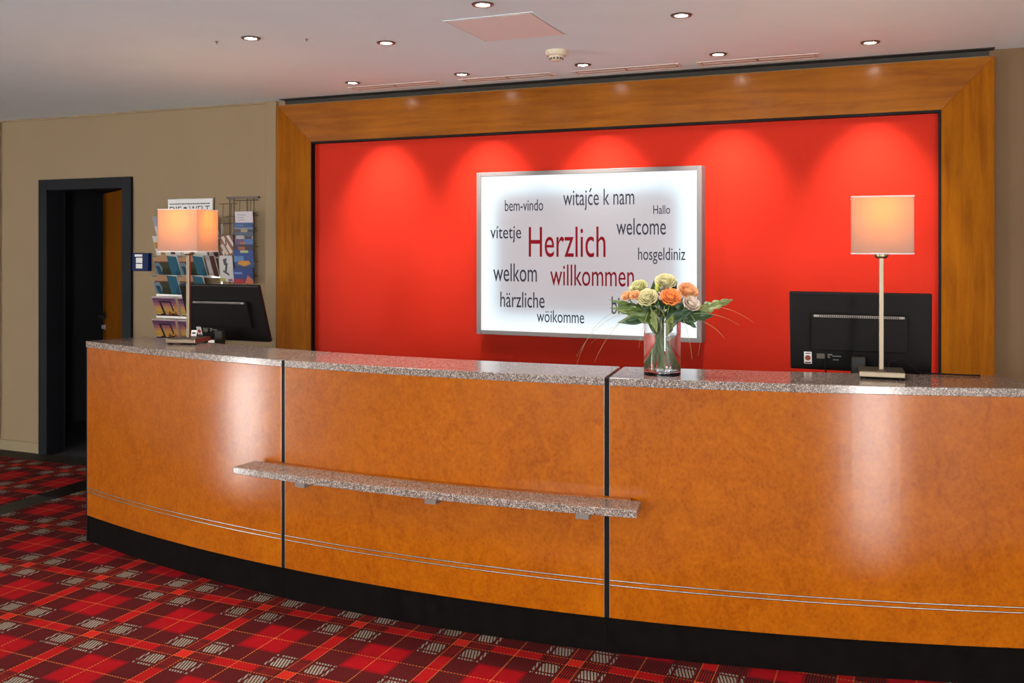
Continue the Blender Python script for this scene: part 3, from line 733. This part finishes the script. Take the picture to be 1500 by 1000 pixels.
# arching grass blades
GB = [((930, 455, .05), (880, 458, .08), (847, 520, .08)), ((925, 452, .05), (872, 450, .06), (846, 534, .05)), ((935, 458, .05), (890, 440, .02), (868, 447, .0)),
      ((938, 456, .06), (905, 470, .10), (868, 500, .11)), ((1000, 450, .04), (1055, 435, .05), (1098, 468, .05)), ((1005, 458, .04), (1045, 450, .06), (1078, 472, .07)),
      ((1002, 462, .04), (1040, 465, .07), (1058, 492, .07)), ((960, 455, .07), (972, 470, .12), (969, 505, .12)), ((968, 450, .08), (982, 470, .13), (981, 512, .12)),
      ((950, 455, .07), (942, 475, .12), (937, 505, .12)), ((995, 452, .07), (1008, 480, .11), (1012, 520, .10)), ((940, 450, .0), (915, 425, -.02), (888, 424, -.03)),
      ((1008, 455, .05), (1030, 480, .09), (1020, 515, .09)), ((928, 458, .06), (895, 475, .09), (873, 528, .09))]
GL = ['long grass blade arching left and down past the sign frame', 'grass blade arching farthest left, tip low over the red wall', 'nearly level grass blade pointing left across the sign', 'grass blade sloping down left across the sign bottom', 'longest grass blade arching right over the red wall', 'shorter grass blade arching right below the longest one', 'short grass blade drooping right beside the sign edge', 'grass blade hanging down the middle of the vase', 'grass blade hanging down the front of the vase, right of the middle', 'grass blade hanging at the left edge of the vase', 'grass blade hanging right of the vase below the sign', 'fine grass blade rising left from the small peach blooms', 'grass blade curling down close to the right of the vase', 'grass blade curving down left under the dark leaf']
for i, (a, b, c) in enumerate(GB):
    A, B, D = loc_of(*a), loc_of(*b), loc_of(*c)
    pts = [A * (1 - u) ** 2 + B * 2 * u * (1 - u) + D * u * u for u in [j / 14 for j in range(15)]]
    o = MB().tube(pts, [.0011 * (1 - .055 * j) for j in range(15)], 5).build('grass_blade', M_GRASS, None, loc=VC, smooth=True)
    tag(o, GL[i], 'grass', 'arching grass blades in the bouquet')
# extra bound stems
for i in range(6):
    a = i * 2.399; p = Vector((.03 * math.cos(a), .03 * math.sin(a), .235))
    o = MB().tube([p, Vector((.012 * math.cos(a + .6), .012 * math.sin(a + .6), .165)), Vector((.035 * math.cos(a + 2.6), .035 * math.sin(a + 2.6), .09)), Vector((.058 * math.cos(a + 3.0), .058 * math.sin(a + 3.0), .024 + .01 * (i % 3)))], [.003, .0034, .0036, .0036], 7).build('cut_stem', M_STEM, None, loc=VC, smooth=True)
    tag(o, 'bare green stem standing in the water of the vase', 'stem', 'cut stems in the vase')

# ---------------------------------------------------------------- ceiling fittings
def downlight(x, y, label, watts, size=62, tilt=24):
    t = thing('downlight', label, 'downlight', (x, y, CEIL), 0, 'recessed ceiling downlights')
    MB().lathe([(.027, -.001), (.030, -.006), (.043, -.005), (.046, 0), (.040, .004), (.027, .004)], 32, closed=True).build('bezel', mat('bronze_bezel', (.16, .11, .09), .35, .8), t, smooth=True)
    MB().lathe([(0, -.003), (.020, -.0035), (.0265, -.0015), (.0265, .0), (0, .0)], 28).build('lens', M_LENS, t, smooth=True)
    s = spot((0, 0, -.012), watts, (1, .955, .90), size, 1.0, .022); s.parent = t; s.rotation_euler = (R_(tilt), 0, 0)
    return t
for i, x in enumerate((-3.04, -2.314, -1.589, -.863, -.137)):
    downlight(x, 4.82, ['first', 'second', 'third', 'fourth', 'fifth'][i] + ' ceiling downlight from the left in the row nearest the red wall', SPOT_W)
for x, y, lb in ((-2.83, 3.60, 'lone ceiling downlight at the upper left'), (-2.293, 3.935, 'ceiling downlight left of the square hatch'),
                 (-1.567, 3.46, 'ceiling downlight cut by the top edge above the hatch'), (-.862, 3.945, 'ceiling downlight right of the hatch and smoke detector')):
    downlight(x, y, lb, ROW2_W, 120, 0)
hx0, hx1, hy0, hy1 = -1.836, -1.437, 3.66, 4.092
t = thing('ceiling_hatch', 'square access hatch in the ceiling', 'hatch', ((hx0 + hx1) / 2, (hy0 + hy1) / 2, CEIL))
hw, hh = (hx1 - hx0) / 2, (hy1 - hy0) / 2
MB().box(-hw, hw, -hh, hh, -.0015, 0).build('hatch_gap', mat('hatch_gap_shadow', lin(120, 90, 80), .8), t)
MB().box(-hw + .004, hw - .004, -hh + .004, hh - .004, -.003, -.0015).build('hatch_door', M_HATCH, t, bevel=.001)
fr = MB().box(-hw - .012, -hw, -hh - .012, hh + .012, -.002, 0).box(hw, hw + .012, -hh - .012, hh + .012, -.002, 0).box(-hw, hw, -hh - .012, -hh, -.002, 0).box(-hw, hw, hh, hh + .012, -.002, 0)
fr.build('hatch_frame', M_CEIL, t, bevel=.001)
t = thing('smoke_detector', 'round cream smoke detector on the ceiling', 'smoke detector', (-1.60, 4.43, CEIL))
M_SD = mat('cream_plastic', lin(205, 190, 165), .5)
MB().lathe([(0, 0), (.056, 0), (.056, -.020), (.052, -.026), (0, -.026)][::-1], 32).build('mounting', M_SD, t, smooth=False)
MB().lathe([(0, -.052), (.018, -.052), (.030, -.046), (.036, -.034), (.040, -.026), (0, -.026)], 32).build('sensor_head', M_SD, t, smooth=True)
sl_ = MB()
for i in range(12):
    sl_.box(.031, .0345, -.0045, .0045, -.045, -.037, 0, Matrix.Rotation(i * math.pi / 6, 4, 'Z'))
sl_.build('sensor_slots', M_DGAP, t)
vents = [(-3.165, -2.552), (-2.41, -1.825), (-1.715, -1.10), (-1.012, -.382)]
for i, (a, b) in enumerate(vents):
    yc = 5.005 + .012 * i
    t = thing('air_vent', ['first', 'second', 'third', 'fourth'][i] + ' slim ceiling air vent from the left, above the surround', 'air vent', ((a + b) / 2, yc + .012, CEIL), 0, 'slim ceiling air vents')
    w, h = (b - a) / 2, .062
    MB().box(-w, w, -h, -h + .014, -.003, 0).box(-w, w, h - .014, h, -.003, 0).box(-w, -w + .02, -h + .014, h - .014, -.003, 0).box(w - .02, w, -h + .014, h - .014, -.003, 0).build('vent_frame', M_VENT, t, bevel=.0015)
    MB().box(-w + .02, w - .02, -h + .014, h - .014, -.0012, 0).build('vent_recess', mat('vent_recess_tan', lin(138, 110, 94), .8), t)
    for sx in (-1, 1):
        x0, x1 = (-w + .026, -.006) if sx < 0 else (.006, w - .026)
        MB().box(x0, x1, -.021, .021, -.0028, -.0012).build('vent_blade', M_VENT, t, bevel=.001)
for (x, y), lb in (((-2.60, 3.72), 'tiny dark hook on the ceiling left of the hatch'), ((-3.03, 3.60), 'tiny dark hook on the ceiling beside the lone downlight')):
    o = MB().lathe([(0, -.012), (.003, -.012), (.004, -.004), (.008, -.002), (.008, 0), (0, 0)], 12).build('ceiling_hook', mat('hook_metal', (.2, .15, .12), .5, .5), None, loc=(x, y, CEIL)); tag(o, lb, 'hook', 'tiny ceiling hooks')

# ---------------------------------------------------------------- wall things at the left
def card(name, w, h, t, shapes, M, label=None, cat=None, group=None, base=(235, 230, 220), loc=(0, 0, 0), rot=(0, 0, 0), parent=None):
    """printed card: front faces -y; shapes = [(polygon in 0..1, colour)]"""
    mats = [flat(*base)]; mb = MB().box(0, w, 0, t, 0, h)
    for i, (poly, col) in enumerate(shapes):
        m = flat(*col)
        if m not in mats: mats.append(m)
        y = -.0003 * (i + 1)
        mb.add([(x * w, y, z * h) for x, z in poly], [tuple(range(len(poly)))], mats.index(m))
    o = mb.build(name, mats, parent, loc=loc, rot=rot)
    if label: tag(o, label, cat, group)
    return o
rc = lambda a, b, c, d: [(a, c), (b, c), (b, d), (a, d)]
def cover_tower():
    s = []
    cols = [(208, 158, 66), (214, 164, 84), (206, 148, 100), (176, 112, 110), (134, 84, 112), (104, 66, 100)]
    for i, c in enumerate(cols): s.append((rc(0, .94, .16 + .13 * i, .16 + .13 * (i + 1)), c))
    s += [(rc(0, .94, 0, .14), (38, 26, 22)), ([(.1, .1), (.28, .2), (.45, .12), (.7, .22), (.9, .12), (.9, .05), (.1, .05)], (60, 36, 26)),
          ([(.32, .12), (.40, .12), (.32, .78), (.24, .78)], (52, 36, 40)), ([(.72, .3), (.78, .3), (.72, .78), (.66, .78)], (60, 40, 44)), (rc(.24, .72, .73, .80), (56, 38, 44)),
          ([(.5, .14), (.58, .34), (.68, .14)], (150, 82, 52)), ([(.76, .14), (.82, .32), (.88, .14)], (150, 70, 48)), (rc(0, 1, .94, 1), (216, 190, 186)), (rc(.94, 1, 0, 1), (196, 150, 120))]
    return s
def cover_teal():
    return [(rc(0, .62, .72, 1), (196, 150, 112)), (rc(.02, .62, .66, .72), (110, 60, 50)), (rc(0, .62, 0, .66), (70, 72, 50)), ([(.0, .1), (.18, .0), (.3, .4), (.22, .66), (.0, .66)], (120, 140, 150)),
            ([(.04, .5), (.2, .5), (.26, .05), (.12, .05)], (44, 80, 104)), (rc(.3, .62, .05, .4), (52, 56, 34)), ([(.62, 0), (1, 0), (.98, .95), (.60, 1)], (54, 104, 124)), ([(.8, .0), (1, 0), (.98, .5), (.84, .3)], (40, 84, 106)), (rc(0, .2, .92, 1), (120, 130, 126))]
def cover_mix(seed):
    r = random.Random(seed); pal = [(196, 140, 60), (60, 60, 66), (214, 206, 200), (150, 90, 50), (100, 120, 140), (70, 40, 30)]
    s = []
    for i in range(9):
        x, z, w, h = r.uniform(0, .75), r.uniform(0, .75), r.uniform(.12, .3), r.uniform(.12, .3); s.append((rc(x, min(1, x + w), z, min(1, z + h)), r.choice(pal)))
    return s
def cover_grey(seed):
    r = random.Random(seed); return [(rc(0, 1, .55, 1), (176, 172, 176)), (rc(.1, .8, .3, .5), (130, 126, 132)), (rc(.05, .5, .05, .25), (96, 84, 80)), (rc(.6, .95, .1, .22), (140, 130, 120))]
rackX, rackZ = -4.912, .90
rk = thing('brochure_rack', 'tiered wall rack holding rows of brochures behind the left lamp', 'brochure rack', (rackX, YB, rackZ))
M_ACR = mat('pale_acrylic', (.55, .50, .44), .25, spec=.5)
for x in (.03, .27, .54): MB().box(x, x + .016, -.012, -.0005, 0, .86).build('upright', M_ACR, rk)
rows = [.035, .193, .345, .483, .620, .756]
for z in rows:
    sh_ = MB().box(0, .58, -.050, -.012, z - .006, z - .001).box(0, .58, -.053, -.050, z - .006, z + .012)
    sh_.build('tier', M_ACR, rk, bevel=.001)
lean = R_(20)
spec = []
order = ['bottom', 'second', 'third', 'fourth', 'fifth', 'top']
for ri, z in enumerate(rows):
    for ci, x0 in enumerate((0.005, .235)):
        if ri in (0, 1): sh_, kind = cover_tower(), 'purple and yellow bridge brochure'
        elif ri in (2, 3): sh_, kind = cover_teal(), 'teal edged travel brochure'
        elif ri == 4: sh_, kind = cover_mix(ci + 4), 'amber and black patterned brochure'
        else: sh_, kind = cover_grey(ci), 'grey and white brochure'
        lb = '%s in the %s row, %s column of the brochure rack' % (kind, order[ri], ['left', 'middle'][ci])
        card('brochure', .222, .158, .006, sh_, None, lb, 'brochure', 'brochures in the wall rack', loc=(rackX + x0, YB - .047, rackZ + z), rot=(lean, 0, 0))
    if ri >= 3:
        card('brochure', .085, .158, .008, [(rc(0, .5, 0, 1), (176, 164, 160)), (rc(.5, 1, 0, 1), (84, 50, 44)), (rc(.1, .4, .2, .8), (196, 186, 180))], None,
             'narrow pale and maroon brochure in the %s row, right column of the rack' % order[ri], 'brochure', 'brochures in the wall rack', loc=(rackX + .475, YB - .047, rackZ + z), rot=(lean, 0, R_(-3)))
# newspaper notice
nx0, nz1 = on_wall(244, 290.5, YB - .02); nx1 = on_wall(311.5, 289, YB - .02)[0]
nw = thing('newspaper_notice', 'framed white newspaper header notice behind the left lamp', 'notice', (nx0, YB, nz1 - .30))
ww = nx1 - nx0
MB().box(0, ww, -.012, -.0005, 0, .30).build('frame', mat('grey_metal_frame', lin(96, 84, 72), .4, .6), nw, bevel=.001)
MB().box(.008, ww - .008, -.0135, -.012, .008, .292).build('sheet', M_PAPER, nw)
M_INK = mat('black_ink', (.02, .02, .022), .6)
tz = lambda y: on_wall(278, y, YB - .014)[1] - (nz1 - .30)
tx = lambda x: on_wall(x, 300, YB - .014)[0] - nx0
tm = text_mesh('DIE', 'heading', M_INK, nw, tx(248.5), tx(266), tz(312), tz(301.5), -.0142, 'H', .0008); tm['label'] = 'black heading reading DIE'
tm = text_mesh('WELT', 'heading', M_INK, nw, tx(277), tx(307), tz(312), tz(301), -.0142, 'H', .0008); tm['label'] = 'black heading reading WELT'
gb = MB().lathe([(0, 0), (.016, 0), (.016, .0012), (0, .0012)], 24); gb.v = [(x + tx(271.5), -.0136 - z, y + tz(306)) for x, y, z in gb.v]
gb.build('globe_emblem', M_INK, nw)
ln = MB(); r = random.Random(3); xx = tx(248.5)
while xx < tx(306):
    wln = r.uniform(.008, .02); ln.box(xx, xx + wln, -.0143, -.0135, tz(299.2), tz(297.6)); xx += wln + .004
ln.build('small_print', M_INK, nw)
# blue switch box
bx0, bz1 = on_wall(195.5, 370.5, YB - .02); bx1, bz0 = on_wall(219.5, 397, YB - .02)
t = thing('switch_box', 'dark blue wall box with white labels beside the door', 'switch box', (bx0, YB, bz0))
bw, bh = bx1 - bx0, bz1 - bz0
MB().box(0, bw, -.035, -.0005, 0, bh).build('case', mat('navy_plastic', lin(8, 30, 72), .5, spec=.1), t, bevel=.004)
MB().box(bw * .18, bw * .64, -.037, -.035, bh * .80, bh * .93).build('top_label', M_PAPER, t)
MB().box(bw * .26, bw * .64, -.037, -.035, bh * .45, bh * .74).build('label_plate', M_PAPER, t)
MB().box(bw * .26, bw * .64, -.037, -.035, bh * .15, bh * .41).build('label_plate', M_PAPER, t)
MB().box(bw * .40, bw * .52, -.042, -.035, bh * .405, bh * .455).build('key_slot', M_BLACK, t)
# wire postcard rack
cx0 = on_wall(332, 289, YB - .02)[0]; cx1 = on_wall(378, 289, YB - .02)[0]; cz1 = on_wall(355, 289, YB - .02)[1]
pc = thing('postcard_rack', 'black wire wall rack of postcards beside the wooden surround', 'postcard rack', (cx0, YB, 1.25))
M_WIRE = mat('dark_wire', (.05, .035, .028), .45, .6)
X = lambda px: on_wall(px, 300, YB - .03)[0] - cx0
Z = lambda py: on_wall(355, py, YB - .03)[1] - 1.25
MB().box(0, cx1 - cx0, -.022, -.002, cz1 - 1.25 - .008, cz1 - 1.25 + .006).build('top_bar', M_WIRE, pc)
for px in (334.5, 341, 360, 370): MB().tube([(X(px), -.016, 0), (X(px), -.016, cz1 - 1.25)], .0028, 8).build('upright_wire', M_WIRE, pc)
def prong(pxa, pxb, py):
    mb = MB().tube([(X(pxa), -.03, Z(py)), (X(pxb), -.03, Z(py))], .0022, 6)
    for f in (.22, .68):
        q = pxa + (pxb - pxa) * f; mb.tube([(X(q), -.03, Z(py)), (X(q + 2), -.05, Z(py + 19)), (X(q + 6), -.045, Z(py + 20)), (X(q + 6.5), -.018, Z(py + 18))], .0018, 6)
    mb.build('card_holder', M_WIRE, pc)
for py in (298, 327, 356, 385): prong(321.5, 347, py)
for py in (293.5, 316, 338, 361, 383, 404): prong(344, 378.5, py)
def cover_sky(seed):
    r = random.Random(seed)
    return [(rc(0, 1, .6, 1), (46, 78, 132)), (rc(0, 1, .45, .6), (120, 132, 160)), (rc(0, .35, .1, .45), (84, 60, 60)), (rc(.35, .7, .15, .5), (170 - 20 * r.random() // 1, 150, 120)), (rc(.7, 1, .05, .4), (50, 56, 70)), (rc(0, 1, 0, .08), (196, 190, 190)), (rc(.1, .5, .7, .85), (90, 120, 165))]
cards = [('plain white printed card, topmost of the postcard rack', 345, 371, 311.5, 328, [(rc(.15, .6, .7, .75), (150, 150, 160)), (rc(.15, .5, .5, .55), (150, 150, 160)), (rc(.15, .55, .3, .35), (160, 160, 168))], (226, 212, 214)),
         ('blue city postcard just under the white card', 343.5, 371.5, 328, 343, cover_sky(1), (90, 110, 150)),
         ('postcard with grey rooftops, third in the right column', 344, 371.5, 342, 352, [(rc(0, 1, .5, 1), (80, 92, 110)), (rc(.1, .5, .1, .6), (190, 180, 170)), (rc(.55, .9, .1, .5), (60, 50, 50))], (130, 130, 140)),
         ('postcard with purple evening sky, fourth in the right column', 344, 371.5, 352, 361, [(rc(0, .5, 0, 1), (104, 76, 110)), (rc(.5, 1, .2, 1), (80, 116, 168)), (rc(.3, .6, .1, .6), (170, 110, 90))], (90, 90, 130)),
         ('dark postcard with amber lights, fifth in the right column', 344, 372, 360, 369, [(rc(0, 1, 0, 1), (50, 44, 66)), (rc(.2, .55, .1, .7), (176, 96, 50))], (50, 44, 60)),
         ('large blue postcard with a golden arc', 344, 373, 368, 395, [(rc(0, 1, .45, 1), (36, 74, 140)), (rc(.35, .75, .86, .98), (190, 196, 120)), (rc(0, .5, .4, .7), (90, 130, 176)), ([(.15, .3), (.5, .18), (.85, .3), (.75, .46), (.3, .46)], (206, 140, 40)), (rc(0, 1, 0, .18), (36, 50, 84))], (40, 70, 130)),
         ('blue and red postcard at the bottom of the right column', 343, 372, 395, 415, [(rc(0, 1, .35, 1), (34, 62, 130)), (rc(.05, .45, .62, .75), (110, 140, 190)), ([(.55, 0), (.72, .55), (.95, .3), (1, 0)], (206, 110, 70)), (rc(0, .55, 0, .3), (172, 30, 48))], (40, 60, 120)),
         ('brown patterned card in the left column', 324, 343.5, 346, 375, [([(.1, .9), (.3, .95), (.9, .2), (.7, .1)], (226, 206, 188)), ([(.0, .5), (.2, .6), (.6, .1), (.4, .05)], (214, 190, 170)), ([(.5, .95), (.7, 1), (1, .6), (.95, .45)], (230, 214, 200)), ([(.1, .2), (.25, .3), (.3, .1), (.2, .02)], (222, 204, 190)), (rc(.4, .5, .5, .8), (120, 60, 44))], (128, 82, 62)),
         ('white card with dark brush script in the left column', 323, 343, 376, 412, [([(.3, .85), (.6, .9), (.5, .6), (.35, .65)], (70, 66, 72)), ([(.5, .7), (.65, .72), (.5, .3), (.35, .34)], (60, 56, 64)), ([(.25, .45), (.7, .3), (.68, .22), (.28, .36)], (80, 74, 80)), (rc(.0, .4, .0, .12), (176, 176, 70)), (rc(.6, .9, .02, .1), (120, 90, 130))], (214, 206, 200))]
for lb, xa, xb, ya, yb, shp, base in cards:
    YC = YB - .052
    a = on_wall(xa, yb, YC); b = on_wall(xb, ya, YC)
    card('postcard', b[0] - a[0], b[1] - a[1] + .01, .0015, shp, None, lb, 'postcard', 'cards in the wire rack', base=base, loc=(a[0], YC, a[1]), rot=(R_(7), 0, 0))

# ---------------------------------------------------------------- small counter items
p = on_top(268, 499)
tag(MB().box(-.05, .05, -.03, .03, 0, .014).build('red_box', mat('red_card', lin(160, 20, 26), .5), None, loc=p, rot=(0, 0, R_(25)), bevel=.002), 'flat red box lying behind the left lamp', 'box')
p = on_top(283, 498)
t = thing('card_stand', 'small white printed card propped behind the left lamp pole', 'card', p, R_(15))
MB().box(-.016, .016, -.001, .001, .001, .055, 0, Matrix.Rotation(R_(-14), 4, 'X')).build('card', M_PAPER, t)
MB().box(-.010, .010, -.0016, -.001, .010, .022, 0, Matrix.Rotation(R_(-14), 4, 'X')).box(-.010, .010, -.0016, -.001, .034, .044, 0, Matrix.Rotation(R_(-14), 4, 'X')).build('print', flat(90, 84, 84), t)
MB().box(-.016, .016, .0, .02, 0, .003).build('foot', M_PAPER, t)
# lamp flex behind the right lamp
A = pr
o = MB().tube([(0.02, .085, .014), (.03, .10, .05), (.075, .11, .062), (.115, .12, .03), (.15, .135, .0055), (.30, .15, .0045), (.36, .16, .0045)], .0032, 8).build('lamp_flex', M_BLACK, None, loc=A, smooth=True)
tag(o, 'black lamp cable lying on the granite behind the right lamp', 'cable')
